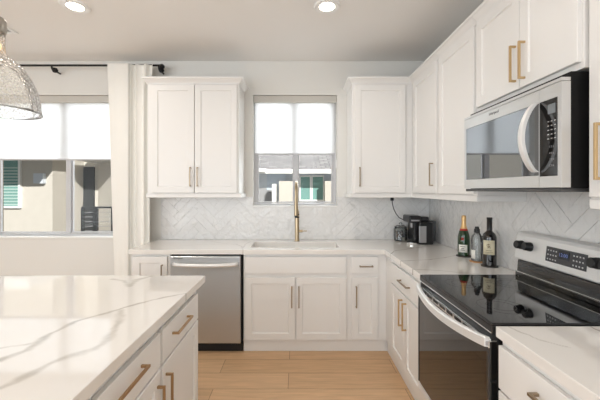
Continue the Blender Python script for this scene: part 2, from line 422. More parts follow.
# ------------------------------------------------------------------ quartz slabs with veins
def w2(px, py, z=CT):
    Z = F*(EYE-z)/(py-VY); return ((px-VX)*Z/F, Z)
VEINS = []
def vein(pts, w0, w1, s=1.0): VEINS.append(([w2(*p) for p in pts], w0, w1, s))
vein([(-30, 372), (0, 360.6), (26, 351), (49, 334), (75, 322), (112.5, 311), (150, 300.6), (187.5, 293), (206, 289)], .017, .005, .85)
vein([(-20, 350), (0, 348), (34, 343)], .010, .008, .6)
vein([(0, 389), (26, 375.6), (56, 360.6), (94, 349), (105, 341), (112.5, 332.5), (119, 321), (122, 310)], .014, .018, .6)
vein([(112, 279), (124, 281), (131, 286), (136, 280), (152, 276)], .018, .016, .6)
vein([(391, 254), (394, 251), (417, 247.5), (440, 245), (455, 248)], .0042, .0042, 1.3)
vein([(399, 264), (399.5, 261), (430, 259.5), (445, 257.5), (455, 255.5), (470, 257)], .0042, .0042, 1.3)
vein([(410.5, 272), (412, 269), (430, 270), (455, 272), (480, 274)], .0042, .0042, 1.3)
vein([(503, 324.5), (520, 332), (540, 340), (567, 346.6)], .0025, .004, .8)
vein([(590, 326), (605, 333), (640, 339)], .0042, .0042, 1.3)
vein([(208, 241), (222, 243), (238, 245), (243, 247.5), (246, 244), (250, 241.5)], .004, .006, .55)
vein([(180, 246), (200, 244.5), (232, 244), (243, 246)], .004, .004, .4)
vein([(243, 250), (241, 246.5), (236, 244)], .004, .006, .5)
vein([(360, 241), (372, 243), (382, 241)], .006, .004, .3)
def veinval(X, Y):
    dx = .006*np.sin(X*31+Y*17)+.003*np.sin(X*83-Y*61+1)+.0015*np.sin(Y*170); dy = .006*np.sin(Y*27-X*13+2)+.003*np.sin(Y*91+X*47)
    x = X+dx*.6; y = Y+dy*.6; out = np.zeros_like(X)
    for pts, w0, w1, s in VEINS:
        L = len(pts)-1; best = np.full_like(X, 1e9); wv = np.zeros_like(X)
        for i in range(L):
            (ax, ay), (bx_, by_) = pts[i], pts[i+1]; vx, vy = bx_-ax, by_-ay; q = vx*vx+vy*vy
            t = np.clip(((x-ax)*vx+(y-ay)*vy)/q, 0, 1); d = np.hypot(x-ax-t*vx, y-ay-t*vy)
            m = d < best; best = np.where(m, d, best); wv = np.where(m, w0+(w1-w0)*(i+t)/L, wv)
        wv = wv*(1+.25*np.sin(X*23+Y*41))
        out = np.maximum(out, s*np.clip(1.35-best/wv, 0, 1))
    return out
def slab(name, rects, holes, res, label, cat, z0=CB, z1=CT):
    def axis(i):
        v = sorted({r[i] for r in rects+holes}|{r[i+1] for r in rects+holes}); out = [v[0]]
        for a, b in zip(v, v[1:]):
            n = max(1, int(round((b-a)/res))); out += [a+(b-a)*k/n for k in range(1, n+1)]
        return np.array(out)
    xs, ys = axis(0), axis(2); nx, ny = len(xs), len(ys)
    cx = (xs[1:]+xs[:-1])/2; cy = (ys[1:]+ys[:-1])/2; CX, CY = np.meshgrid(cx, cy, indexing='ij')
    inn = np.zeros_like(CX, bool)
    for r in rects: inn |= (CX > r[0]) & (CX < r[1]) & (CY > r[2]) & (CY < r[3])
    for r in holes: inn &= ~((CX > r[0]) & (CX < r[1]) & (CY > r[2]) & (CY < r[3]))
    X, Y = np.meshgrid(xs, ys, indexing='ij'); vv = veinval(X, Y)
    idx = {}; verts = []; val = []; faces = []
    def V(i, j, k):
        key = (i, j, k)
        if key not in idx: idx[key] = len(verts); verts.append((xs[i], ys[j], (z0, z1)[k])); val.append(vv[i, j])
        return idx[key]
    I = inn
    for i in range(nx-1):
        for j in range(ny-1):
            if not I[i, j]: continue
            faces.append((V(i, j, 1), V(i+1, j, 1), V(i+1, j+1, 1), V(i, j+1, 1)))
            if i == 0 or not I[i-1, j]: faces.append((V(i, j, 0), V(i, j, 1), V(i, j+1, 1), V(i, j+1, 0)))
            if i == nx-2 or not I[i+1, j]: faces.append((V(i+1, j, 1), V(i+1, j, 0), V(i+1, j+1, 0), V(i+1, j+1, 1)))
            if j == 0 or not I[i, j-1]: faces.append((V(i, j, 1), V(i, j, 0), V(i+1, j, 0), V(i+1, j, 1)))
            if j == ny-2 or not I[i, j+1]: faces.append((V(i, j+1, 0), V(i, j+1, 1), V(i+1, j+1, 1), V(i+1, j+1, 0)))
    for r in ([rects[0]] if not holes and len(rects) == 1 else []):
        a = len(verts)
        for p in ((r[0], r[2]), (r[1], r[2]), (r[1], r[3]), (r[0], r[3])): verts.append((p[0], p[1], z0)); val.append(0)
        faces.append((a+3, a+2, a+1, a))
    me = bpy.data.meshes.new(name); me.from_pydata(verts, [], faces); me.update()
    at = me.attributes.new('vein', 'FLOAT', 'POINT'); at.data.foreach_set('value', np.array(val, dtype=np.float32))
    o = link(name, me, M_quartz)
    b = o.modifiers.new('bevel', 'BEVEL'); b.width = .003; b.segments = 2; b.limit_method = 'ANGLE'; b.angle_limit = math.radians(60)
    return tag(o, label, cat)
YE = 2.93; XE = .788; RF, RN = 2.055, 1.293   # counter edges, range far and near side
SK = (-.44, .40, 3.05, 3.385)
slab('quartz_worktop', [(-1.52, XR-.011, YE, YB-.011), (XE, XR-.011, RF+.003, YE)], [SK], .0055, 'L-shaped white veined quartz worktop holding the sink and the bottles', 'worktop')
slab('quartz_worktop', [(XE, XR-.011, .35, RN-.003)], [], .0055, 'short white quartz worktop in the right foreground, nearer than the stove', 'worktop')
slab('kitchen_island_top', [(-1.85, -.58, -.1, 2.053)], [], .008, 'large white quartz island worktop with bold grey veins in the left foreground', 'worktop')

# ------------------------------------------------------------------ cabinets
FB = 2.955   # back run face frame plane
def base_unit(fr, u0, u1, depth, label, drawers=(), doors=(), toe=True, plinth=.014, group=None, hm=None, open_top=False, w0=.10):
    root = empty('base_cabinet', fr.P((u0+u1)/2, -depth/2, 0), label, 'cabinet', group)
    bm = bmesh.new()
    if open_top:
        fr.box(bm, u0, u0+.018, -depth, 0, w0, CB); fr.box(bm, u1-.018, u1, -depth, 0, w0, CB); fr.box(bm, u0+.018, u1-.018, -depth, 0, w0, w0+.018)
        fr.box(bm, u0+.018, u1-.018, -.02, 0, w0+.018, CB); fr.box(bm, u0+.018, u1-.018, -depth, -depth+.01, w0+.018, CB)
    else: fr.box(bm, u0, u1, -depth, 0, w0, CB)
    build('body', bm, M_cab, root, .001)
    bm = bmesh.new(); fr.box(bm, u0, u1, -depth, -plinth, 0, w0); build('toe_kick', bm, M_cab, root)
    for d in drawers:
        a, b, c, e = d[:4]; dr = shaker(fr, a, b, c, e, root, 'drawer', slab=True)
        if len(d) > 4 and d[4]: pull(fr, d[4][0], d[4][1], d[4][2], dr, False, d[4][3] if len(d[4]) > 3 else hm)
    for d in doors:
        a, b, c, e, hu, hw, hl = d[:7]; do = shaker(fr, a, b, c, e, root)
        if hu is not None: pull(fr, hu, hw, hl, do, True, hm)
    return root
frB = Fr((0, FB, 0), (1, 0, 0), (0, -1, 0))
k = 2.935/F
def ub(px): return (px-VX)*k
def zb(py): return EYE-(py-VY)*k
DB0, DB1, DR0, DR1 = zb(340), zb(277.5), zb(273.5), zb(257)
hz, hl = (zb(286)+zb(307))/2, .19
base_unit(frB, -1.505, ub(169.5), .60, 'narrow white base cabinet at the left end, beside the dishwasher', [], [(ub(133), ub(167), DB0, zb(256.5), ub(162.5), zb(275), .19)], hm=M_bronze)
base_unit(frB, ub(243.2), ub(348.8), .60, 'wide white two-door sink base cabinet under the window', [(ub(245), ub(346.3), DR0, DR1)],
          [(ub(245), ub(295.2), DB0, DB1, ub(291.8), hz, hl), (ub(296), ub(346.3), DB0, DB1, ub(298.9), hz, hl)], hm=M_bronze, open_top=True)
base_unit(frB, ub(348.8), .84, .60, 'narrow white base cabinet with one drawer and one door, right of the sink', [(ub(352), ub(378), DR0, DR1, (ub(366), zb(266), .12))],
          [(ub(352), ub(378), DB0, DB1, ub(356), hz, hl)], hm=M_bronze)
FX = .81
frR = Fr((FX, 0, 0), (0, 1, 0), (-1, 0, 0))
base_unit(frR, RF+.006, FB-.002, .63, 'white base cabinet with one wide drawer over two doors, left of the stove', [(RF+.01, 2.735, .70, .862, (2.37, .785, .20, M_bronze))],
          [(RF+.01, 2.392, .125, .688, 2.352, .55, .20), (2.396, 2.735, .125, .688, 2.436, .55, .20)], w0=.10, hm=M_brass)
base_unit(frR, .62, RN-.012, .63, 'white drawer cabinet in the right foreground under the short worktop', [(.67, RN-.018, .695, .862, (.96, .80, .22)), (.67, RN-.018, .42, .685, (.96, .59, .22)), (.67, RN-.018, .125, .41, (.96, .31, .22))], [], hm=M_bronze)
# island units (face +X)
frI = Fr((-.615, 0, 0), (0, 1, 0), (1, 0, 0))
base_unit(frI, 1.432, 1.985, 1.2, 'white island cabinet at the far end, one drawer over one door', [(1.443, 1.955, .70, .848, (1.655, .787, .215))], [(1.443, 1.955, .125, .688, 1.475, .54, .20)], hm=M_aged)
base_unit(frI, .84, 1.429, 1.2, 'white island cabinet in the bottom left foreground, drawer with long brass pull', [(.86, 1.418, .70, .848, (1.135, .797, .225))], [(.86, 1.418, .125, .688, 1.385, .535, .20)], hm=M_aged)
base_unit(frI, .0, .837, 1.2, 'white island cabinet with a wide plain drawer, without pulls, at the near end', [(.02, .825, .70, .848)], [(.02, .825, .125, .688, None, 0, 0)])

# upper cabinets
UZ0, UZ1 = 1.395, 2.53; DZ0, DZ1 = 1.443, 2.512
CP = [(0, 0), (.008, 0), (.010, .012), (.022, .026), (.034, .040), (.044, .046), (.044, .062), (.0, .062)]   # crown profile (out, up)
def sweep_crown(path, parent, z=2.522):
    """path: list of (x,y, ox,oy): point on face and mitred outward direction"""
    bm = bmesh.new(); R = []
    for (x, y, ox, oy) in path: R.append([bm.verts.new((x+ox*p, y+oy*p, z+q)) for p, q in CP])
    for A, B in zip(R, R[1:]):
        for i in range(len(CP)): bm.faces.new((A[i], A[(i+1) % len(CP)], B[(i+1) % len(CP)], B[i]))
    bm.faces.new(R[0]); bm.faces.new(R[-1][::-1])
    return build('crown_molding', bm, M_cab, parent)
UY = 3.23; UX = 1.145; G = .0115
def kx(px, d=3.21): return (px-VX)*d/F
# left upper (back wall)
uL0, uL1 = -1.485, -.575
frU = Fr((0, UY, 0), (1, 0, 0), (0, -1, 0))
def upper(fr, u0, u1, depth, label, doors, z0=UZ0, z1=UZ1, rail=True, hm=None, rl=0, rr=0):
    root = empty('wall_cabinet', fr.P((u0+u1)/2, -depth/2, z0), label, 'cabinet')
    bm = bmesh.new(); fr.box(bm, u0, u1, -depth, 0, z0+(.04 if rail else 0), z1); build('body', bm, M_cab, root, .001)
    if rail:
        bm = bmesh.new(); fr.box(bm, u0-rl, u1+rr, -depth if not (rl or rr) else -depth, .006, z0, z0+.04); build('light_rail', bm, M_cab, root, .003)
    for (a, b, c, e, hu, hw, h) in doors:
        d = shaker(fr, a, b, c, e, root)
        if hu is not None: pull(fr, hu, hw, h, d, True, hm)
    return root
r = upper(frU, uL0, uL1, YB-UY-.001, 'white two-door wall cabinet between the curtain and the sink window', [(kx(151.5), kx(194), DZ0, DZ1, kx(190.6), 1.60, .19), (kx(194.7), kx(237), DZ0, DZ1, kx(197.8), 1.60, .19)], rl=.012, rr=.02, hm=M_bronze)
sweep_crown([(uL0, YB-.001, -1, 0), (uL0, UY, -1, -1), (uL1, UY, 1, -1), (uL1, YB-.001, 1, 0)], r)
uR0 = kx(352.5)
r = upper(frU, uR0, UX+.0, YB-UY-.001, 'white one-door wall cabinet on the back wall right of the sink window', [(kx(355), kx(405.5), DZ0, DZ1, kx(359.5), 1.60, .19)], rl=.02, hm=M_bronze)
sweep_crown([(uR0, YB-.001, -1, 0), (uR0, UY, -1, -1), (UX, UY, -1, -1)], r)
frV = Fr((UX, 0, 0), (0, 1, 0), (-1, 0, 0))
DV = XR-UX-.001
def kz(px, X=UX-.02): return F*X/(px-VX)
r = upper(frV, 2.61, UY-.001, DV-.0, 'white one-door wall cabinet in the corner above the coffee machine', [(2.635, 3.145, DZ0, DZ1, 2.69, 1.60, .19)], hm=M_bronze)
sweep_crown([(UX, UY, -1, -1), (UX, 2.61, -1, 0)], r)
r = upper(frV, RF+.003, 2.608, DV, 'white one-door wall cabinet just left of the microwave, above the bottles', [(2.072, 2.585, DZ0, DZ1, None, 0, 0)], hm=M_bronze)
sweep_crown([(UX, 2.608, -1, 0), (UX, RF+.003, -1, 0)], r)
r = upper(frV, RN, RF, DV, 'white wall cabinet with two tall brass pulls above the microwave', [(RN+.012, 1.643, 1.985, DZ1, 1.605, 2.113, .187), (1.647, RF-.012, 1.985, DZ1, 1.672, 2.118, .187)], z0=1.958, rail=False)
sweep_crown([(UX, RF, -1, 0), (UX, RN, -1, 0)], r)
UX2 = 1.165
frW = Fr((UX2, 0, 0), (0, 1, 0), (-1, 0, 0))
r = upper(frW, .62, RN-.004, XR-UX2-.001, 'white wall cabinet with brass pull at the right edge, nearer than the microwave', [(.63, RN-.018, DZ0, DZ1, 1.215, 1.615, .215)])
sweep_crown([(UX2, RN-.004, -1, 0), (UX2, .62, -1, 0)], r)

# ------------------------------------------------------------------ dishwasher
x0, x1 = ub(170.3), ub(242)
dw = empty('dishwasher', ((x0+x1)/2, 3.2, 0), 'stainless steel dishwasher under the counter left of the sink', 'dishwasher')
box('body', (x0+.004, x1-.004, FB+.004, YB-.02, .085, CB-.003), M_blk, dw)
bm = bmesh.new(); prism(bm, [(FB+.004, .088), (FB-.028, .088), (FB-.032, .10), (FB-.032, .74), (FB-.036, .80), (FB-.034, .868), (FB-.028, .874), (FB+.004, .874)], x0+.006, x1-.012, 'x')
door = build('door', bm, M_steel, dw, .002)
bm = bmesh.new()
pts = []
for i in range(21):
    t = i/20; xx = x0+.035+(x1-x0-.072)*t; b = math.sin(math.pi*t)**.5*.045
    pts.append((xx, FB-.040-b, .804-.004*math.sin(math.pi*t)))
tube(bm, pts, .0175, 14, 1.0); build('handle', bm, M_steelh, door, smooth=True)
text_mesh('brand_badge', 'Whirlpool', .020, M_blk, door, Matrix.Translation((x0+.075, FB-.0363, .856)) @ Matrix.Rotation(math.pi/2, 4, 'X'))
box('toe_panel', (x0+.004, x1, FB+.012, FB+.04, 0, .084), M_toe, dw)
box('side_gap_strip', (x1-.010, x1-.002, FB-.012, FB+.003, .09, CB-.004), M_toe, dw)

# ------------------------------------------------------------------ range
RC = (RF+RN)/2
rg = empty('range', (1.1, RC, 0), 'freestanding stainless electric stove with black glass cooktop and oven door', 'stove')
a, b = RN+.004, RF-.004
box('body', (.80, 1.43, a, b, .03, .895), M_blk, rg, .002)
for x, y in ((.84, a+.02), (.84, b-.06), (1.36, a+.02), (1.36, b-.06)): box('foot', (x, x+.04, y, y+.04, 0, .03), M_blk, rg)
# cooktop: metal rim and glass
boxes('cooktop_rim', [(.775, 1.395, a, b, .896, .928), (.775, .783, a, b, .928, .937), (.783, 1.39, a, a+.007, .928, .937), (.783, 1.39, b-.007, b, .928, .937)], mat('cooktop_rim_metal', (70, 70, 72), .25, .9), rg, .003)
ck = box('cooktop_glass', (.784, 1.372, a+.008, b-.008, .9285, .9365), M_cook, rg, .001)
M_ring = mat('burner_print', (46, 46, 48), .2)
for cx, cy, rr in ((.94, a+.2, .10), (.94, b-.19, .085), (1.22, a+.2, .08), (1.22, b-.19, .10)):
    for q in (rr, rr*.62):
        n = 48; bm = bmesh.new()
        A = [bm.verts.new((cx+q*math.cos(2*math.pi*i/n), cy+q*math.sin(2*math.pi*i/n), .9368)) for i in range(n)]
        B = [bm.verts.new((cx+(q-.0018)*math.cos(2*math.pi*i/n), cy+(q-.0018)*math.sin(2*math.pi*i/n), .9368)) for i in range(n)]
        for i in range(n): bm.faces.new((A[i], A[(i+1) % n], B[(i+1) % n], B[i]))
        build('burner_ring', bm, M_ring, ck)
# front: vent strip, door, drawer
box('rim_line', (.7735, .7755, a, b, .898, .903), M_steelp, rg)
boxes('front_trim', [(.780, .80, a, b, .868, .895)], M_blk, rg, .002)
bm = bmesh.new()
prism(bm, [(.80, .262), (.772, .262), (.768, .27), (.768, .828), (.772, .865), (.80, .865)], a+.001, b-.001, 'y')
dr = build('oven_door', bm, M_blkg, rg, .002)
boxes('door_top_trim', [(.7655, .770, a+.001, b-.001, .838, .866), (.770, .798, a+.001, b-.001, .862, .8675)], M_steelp, dr, .001)
boxes('vent_slots', [(.7645, .7657, a+.06+i*.082, a+.12+i*.082, .845, .859) for i in range(8)], M_blk, dr)
M_edge = mat('edge_metal', (90, 90, 92), .3, .9)
for q0, q1 in ((a+.001, a+.013), (b-.006, b-.001)): box('door_edge_trim', (.7645, .7685, q0, q1, .27, .837), M_edge, dr)
bm = bmesh.new(); pts = []; N = 28
prof = [(-.017, -.014), (-.017, .010), (-.010, .0135), (.003, .0135), (.009, .006), (.009, -.008), (.002, -.0145)]
rings = []
for i in range(N+1):
    t = i/N; yy = a+.006+(b-a-.012)*t; bow = .044*math.sin(math.pi*t)**.8
    dz = -.018*math.sin(math.pi*t)
    rings.append([bm.verts.new((.768-bow+p, yy, .862+dz+q*1.4)) for p, q in prof])
for A, B in zip(rings, rings[1:]):
    for i in range(len(prof)): bm.faces.new((A[i], A[(i+1) % len(prof)], B[(i+1) % len(prof)], B[i]))
bm.faces.new(rings[0]); bm.faces.new(rings[-1][::-1])
build('handle', bm, M_steelh, dr, smooth='auto')
for q0, q1 in ((a+.004, a+.030), (b-.030, b-.004)): box('handle_bracket', (.755, .772, q0, q1, .845, .8655), M_silver, dr, .004)
bm = bmesh.new(); prism(bm, [(.80, .05), (.772, .05), (.766, .06), (.766, .23), (.772, .254), (.80, .254)], a+.001, b-.001, 'y')
build('storage_drawer', bm, M_steelh, rg, .002)
# back guard
bm = bmesh.new(); prism(bm, [(1.374, .937), (1.374, .962), (1.384, .966), (1.392, 1.036), (1.442, 1.036), (1.442, .90), (1.396, .90), (1.396, .937)], a+.004, b-.004, 'y')
build('vent_riser', bm, M_blkg, rg, .003)
boxes('riser_trim', [(1.372, 1.380, a+.004, b-.004, .963, .968)], M_steelp, rg, .001)
bm = bmesh.new(); prism(bm, [(1.376, 1.042), (1.372, 1.05), (1.388, 1.188), (1.397, 1.204), (1.412, 1.212), (1.444, 1.212), (1.444, 1.038)], a-.001, b+.001, 'y')
bgd = build('backguard', bm, M_steelh, rg, .004, seg=3)
nrm = Vector((-(1.188-1.05), 0, (1.388-1.372))).normalized()
def gp(y, t, d=0):  # point on slanted panel; t 0..1 up
    return Vector((1.372+.016*t, y, 1.05+.138*t))+nrm*d
def plate(name, y0, y1, t0, t1, m, parent, d=.0015):
    bm = bmesh.new(); A = [bm.verts.new(gp(*q)) for q in ((y0, t0), (y1, t0), (y1, t1), (y0, t1))]; B = [bm.verts.new(gp(*q, d)) for q in ((y0, t0), (y1, t0), (y1, t1), (y0, t1))]
    bm.faces.new(A); bm.faces.new(B)
    for i in range(4): bm.faces.new((A[i], A[(i+1) % 4], B[(i+1) % 4], B[i]))
    return build(name, bm, m, parent)
dp = plate('control_panel', 1.545, 1.80, .22, .80, mat('panel_grey', (62, 63, 66), .2), bgd)
plate('clock_display', 1.645, 1.715, .42, .74, mat('display', (24, 26, 34), .1), dp, .003)
mt = Matrix(((0, 1, 0, 0), (-1, 0, 0, 0), (0, 0, 1, 0), (0, 0, 0, 1)))
def face_text(name, s, size, y, x, z, m, parent, tilt=0):
    # text facing -X: local x -> -Y world, local y -> Z
    M = Matrix(((0, 0, -1, x), (-1, 0, 0, y), (0, 1, 0, z), (0, 0, 0, 1)))
    return text_mesh(name, s, size, m, parent, M)
M_lcd = emis('clock_digits', (150, 170, 235), .35)
q = gp(1.68, .58, .0042); face_text('clock_digits', '12:00', .026, q.y, q.x-.0015, q.z, M_lcd, dp)
for kk in (1.565, 1.73):
  bm = bmesh.new()
  for i in range(4):
    for j in range(3):
        for y0 in (kk+i*.018,):
            c = gp(y0, .32+j*.17, .002); bx(bm, c.x-.0006, c.x+.0002, y0-.004, y0+.004, c.z-.0035, c.z+.0035)
  build('touch_keys', bm, M_key, dp)

for yk in (1.995, 1.925, 1.865-.008, 1.49, 1.43, 1.36):
    if yk == 1.857: continue
    bm = bmesh.new()
    c = gp(yk, .60); n = 28
    rr = [(.027, 0), (.027, .010), (.025, .014), (.024, .036), (.021, .040), (0, .040)]
    ux = Vector((0, 1, 0)); uz = nrm.cross(ux)
    prev = None
    for r_, h in rr:
        ring = [bm.verts.new(c+nrm*h+ux*r_*math.cos(2*math.pi*i/n)+uz*r_*math.sin(2*math.pi*i/n)) for i in range(n)] if r_ else [bm.verts.new(c+nrm*h)]
        if prev:
            for i in range(n):
                if len(ring) == 1: bm.faces.new((prev[i], prev[(i+1) % n], ring[0]))
                else: bm.faces.new((prev[i], prev[(i+1) % n], ring[(i+1) % n], ring[i]))
        prev = ring
    kn = build('knob', bm, M_blk, bgd, smooth='auto')

# ------------------------------------------------------------------ microwave
mw = empty('microwave', (1.25, RC, 1.475), 'stainless steel over-the-range microwave with black window and curved handle', 'microwave')
box('body', (1.094, XR-.002, a, b, 1.478, 1.945), M_mwb, mw, .002)
box('grille_base', (1.06, XR-.03, a+.01, b-.01, 1.462, 1.4775), mat('grease_filter', (90, 90, 90), .4, .7), mw, .002)
MX = 1.056
SE = F*MX/(539-VX)
# door frame (ring) with window opening
def ringbox(u0, u1, w0, w1, a0, a1, c0, c1, x0, x1):
    return [(x0, x1, u0, u1, w0, c0), (x0, x1, u0, u1, c1, w1), (x0, x1, u0, a0, c0, c1), (x0, x1, a1, u1, c0, c1)]
wz0, wz1 = 1.533, 1.85
bm = bmesh.new()
for q in ringbox(SE+.001, b, 1.48, 1.906, SE+.002, b-.018, wz0, wz1, MX, 1.093): bx(bm, *q)
mdoor = build('door', bm, M_steelm, mw, .001)
bx_ = box('window', (MX+.003, 1.08, SE+.002, b-.018, wz0, wz1), mat('mirrored_dark_glass', (132, 134, 137), .03, 1), mdoor, .001)
box('top_panel', (MX, 1.093, a, b, 1.908, 1.922), M_steelm, mw, .001)
PN = F*MX/(557.6-VX)
bm = bmesh.new()
for q in ringbox(a, SE-.001, 1.48, 1.906, PN, SE-.002, wz0-.005, wz1, MX, 1.093): bx(bm, *q)
pf = build('panel_frame', bm, M_steelm, mw, .001)
cp = box('control_panel', (MX+.001, 1.08, PN, SE-.002, wz0-.005, wz1), M_blkg, mw, .001)
box('display', (MX, MX+.001, PN+.012, PN+.052, wz1-.062, wz1-.022), mat('lcd', (120, 126, 130), .2), cp)
rows = ['1 2 3', '4 5 6', '7 8 9', 'C 0 S']
for i, s_ in enumerate(rows): face_text('keypad_digits', s_, .012, PN+.032, MX+.0005, wz1-.20-i*.026, M_dim, cp)
bm = bmesh.new()
for i in range(5):
    for j in range(3): bx(bm, MX+.0002, MX+.0012, PN+.010+j*.018, PN+.018+j*.018, wz1-.095-i*.018, wz1-.0915-i*.018)
build('key_legends', bm, M_key, cp)
YH = 1.428; bm = bmesh.new(); rings = []
for i in range(25):
    t = i/24; z = 1.548+(.30)*t; bow = .062*math.sin(math.pi*t)**.7
    hw = .0135; prof = [(-.008, -hw), (-.012, -hw*.5), (-.012, hw*.5), (-.008, hw), (.006, hw), (.006, -hw)]
    rings.append([bm.verts.new((MX-.008-bow+p, YH+q, z)) for p, q in prof])
for A, B in zip(rings, rings[1:]):
    for i in range(6): bm.faces.new((A[i], A[(i+1) % 6], B[(i+1) % 6], B[i]))
bm.faces.new(rings[0]); bm.faces.new(rings[-1][::-1])
build('handle', bm, M_steelh, mdoor, smooth='auto')
face_text('brand_badge', 'Whirlpool', .021, 1.745, MX-.0004, 1.884, mat('badge_grey', (110, 110, 112), .4, .5), mdoor)

# ------------------------------------------------------------------ sink and faucet
bm = bmesh.new()
x0, x1, y0, y1 = SK[0]-.004, SK[1]+.004, SK[2]-.004, SK[3]+.004
def rect(i, z): return [bm.verts.new(p) for p in ((x0+i, y0+i, z), (x1-i, y0+i, z), (x1-i, y1-i, z), (x0+i, y1-i, z))]
R = [rect(-.012, CB-.001), rect(0.002, CB-.001), rect(.012, .70), rect(.04, .685)]
for A, B in zip(R, R[1:]):
    for i in range(4): bm.faces.new((A[i], A[(i+1) % 4], B[(i+1) % 4], B[i]))
bm.faces.new(R[-1])
sk = empty('sink', ((x0+x1)/2, (y0+y1)/2, .685), 'white undermount sink set into the worktop below the window', 'sink')
build('basin', bm, M_sink, sk, 0)
bm = bmesh.new(); lathe(bm, [(0, .003), (.03, .003), (.042, .001), (.044, 0)], (-.02, 3.24, .686)); build('drain', bm, M_steelp, sk, smooth=True)
FY = 3.44
fa = empty('faucet', (0, FY, CT), 'tall bronze pull-down kitchen faucet behind the sink', 'faucet')
bm = bmesh.new(); lathe(bm, [(0, 0), (.028, 0), (.028, .006), (.024, .010), (.023, .02), (.023, .30), (.020, .315), (.0145, .325), (.0145, .34), (0, .34)], (0, FY, CT)); build('body', bm, M_faucet, fa, smooth='auto')
bm = bmesh.new(); ang = math.radians(3); dxy = Vector((-math.sin(ang), -math.cos(ang), 0))
base = Vector((0, FY, CT+.28)); pts = [base, base+Vector((0, 0, .15))]; Rr = .098; zc = 1.455
for i in range(17):
    th = math.pi*i/16; pts.append(Vector((0, FY, zc))+dxy*Rr*(1-math.cos(th))+Vector((0, 0, Rr*math.sin(th))))
pts.append(Vector((0, FY, 1.38))+dxy*2*Rr)
tube(bm, pts, .0115, 14); build('spout', bm, M_faucet, fa, smooth='auto')
h = Vector((0, FY, 0))+dxy*2*Rr
bm = bmesh.new(); lathe(bm, [(0, 1.385), (.0135, 1.385), (.015, 1.37), (.016, 1.26), (.018, 1.235), (.018, 1.215), (0, 1.215)], (h.x, h.y, 0), 24); sh = build('spray_head', bm, M_faucet, fa, smooth='auto')
bm = bmesh.new(); lathe(bm, [(0, 1.2145), (.0165, 1.2145), (.0155, 1.203), (0, 1.203)], (h.x, h.y, 0), 24); build('nozzle', bm, M_blk, sh, smooth='auto')
bm = bmesh.new(); lathe(bm, [(.0232, .245), (.0242, .247), (.0242, .257), (.0232, .259)], (0, FY, CT), 24); lathe(bm, [(.0232, .275), (.0242, .277), (.0242, .285), (.0232, .287)], (0, FY, CT), 24)
build('band', bm, M_blk, fa, smooth='auto')
bm = bmesh.new(); tube(bm, [(.016, FY, CT+.105), (.060, FY-.004, CT+.105)], .014, 18); tube(bm, [(.060, FY-.004, CT+.105), (.062, FY-.004, CT+.105), (.105, FY-.008, CT+.108)], [.009, .006, .005], 12); build('lever', bm, M_faucet, fa, smooth='auto')

# ------------------------------------------------------------------ bottles, coasters
def label_patch(name, c, r, z0, z1, amid, aw, m, parent, n=16):
    bm = bmesh.new(); A, B = [], []
    for i in range(n+1):
        t = amid+aw*(i/n-.5); A.append(bm.verts.new((c[0]+r*math.cos(t), c[1]+r*math.sin(t), z0))); B.append(bm.verts.new((c[0]+r*math.cos(t), c[1]+r*math.sin(t), z1)))
    for i in range(n): bm.faces.new((A[i], A[i+1], B[i+1], B[i]))
    o = build(name, bm, m, parent, smooth=True)
    s = o.modifiers.new('thick', 'SOLIDIFY'); s.thickness = .0006; s.offset = 1
    return o
M_cork = mat('cork', (176, 132, 88), .8, noise=((120, 120, 120), .2)); M_slate = mat('slate', (60, 58, 56), .7)
def coaster(x, y, r, m, label):
    bm = bmesh.new(); lathe(bm, [(0, 0), (r, 0), (r, .005), (r-.002, .006), (0, .006)], (x, y, CT+.0002)); return tag(build('coaster', bm, m, None, smooth='auto'), label, 'coaster')
def to_cam(x, y): return math.atan2(-y, -x)
# champagne
x, y = 1.362, 2.655; z = CT+.0064
coaster(x, y, .058, M_slate, 'dark round coaster under the green champagne bottle')
M_green = mat('green_bottle_glass', (22, 66, 26), .06, coat=.5, trans=.35); M_gold = mat('gold_foil', (222, 184, 130), .35, .7, bump=((200, 200, 200), .5, .002))
ch = empty('champagne_bottle', (x, y, z), 'green champagne bottle with gold foil neck, farthest of the three bottles', 'bottle')
bm = bmesh.new(); lathe(bm, [(0, 0), (.040, 0), (.0445, .006), (.0455, .10), (.044, .155), (.036, .190), (.024, .222), (.0165, .25), (.0150, .29), (0, .29)], (x, y, z)); build('glass', bm, M_green, ch, smooth='auto')
bm = bmesh.new(); lathe(bm, [(.0262, .2185), (.0185, .246), (.0165, .27), (.0172, .29), (.0180, .298), (.0175, .318), (.013, .326), (0, .328)], (x, y, z)); build('foil', bm, M_gold, ch, smooth='auto')
bm = bmesh.new(); lathe(bm, [(.0300, .206), (.0318, .204), (.0268, .219), (.0255, .2195)], (x, y, z)); build('neck_ribbon', bm, mat('red_ribbon', (176, 40, 30), .4), ch, smooth='auto')
t = to_cam(x, y); M_lab = mat('white_label', (236, 234, 226), .5)
lb = label_patch('label', (x, y), .0461, z+.030, z+.092, t-.15, 1.5, M_lab, ch)
for i, ww in enumerate((.8, .5, .65)): label_patch('label_print', (x, y), .0468, z+.075-i*.014, z+.079-i*.014, t-.15, ww, M_blk, lb)
label_patch('sash_print', (x, y), .0449, z+.128, z+.150, t-.2, .45, mat('red_seal', (150, 50, 36), .5), ch)
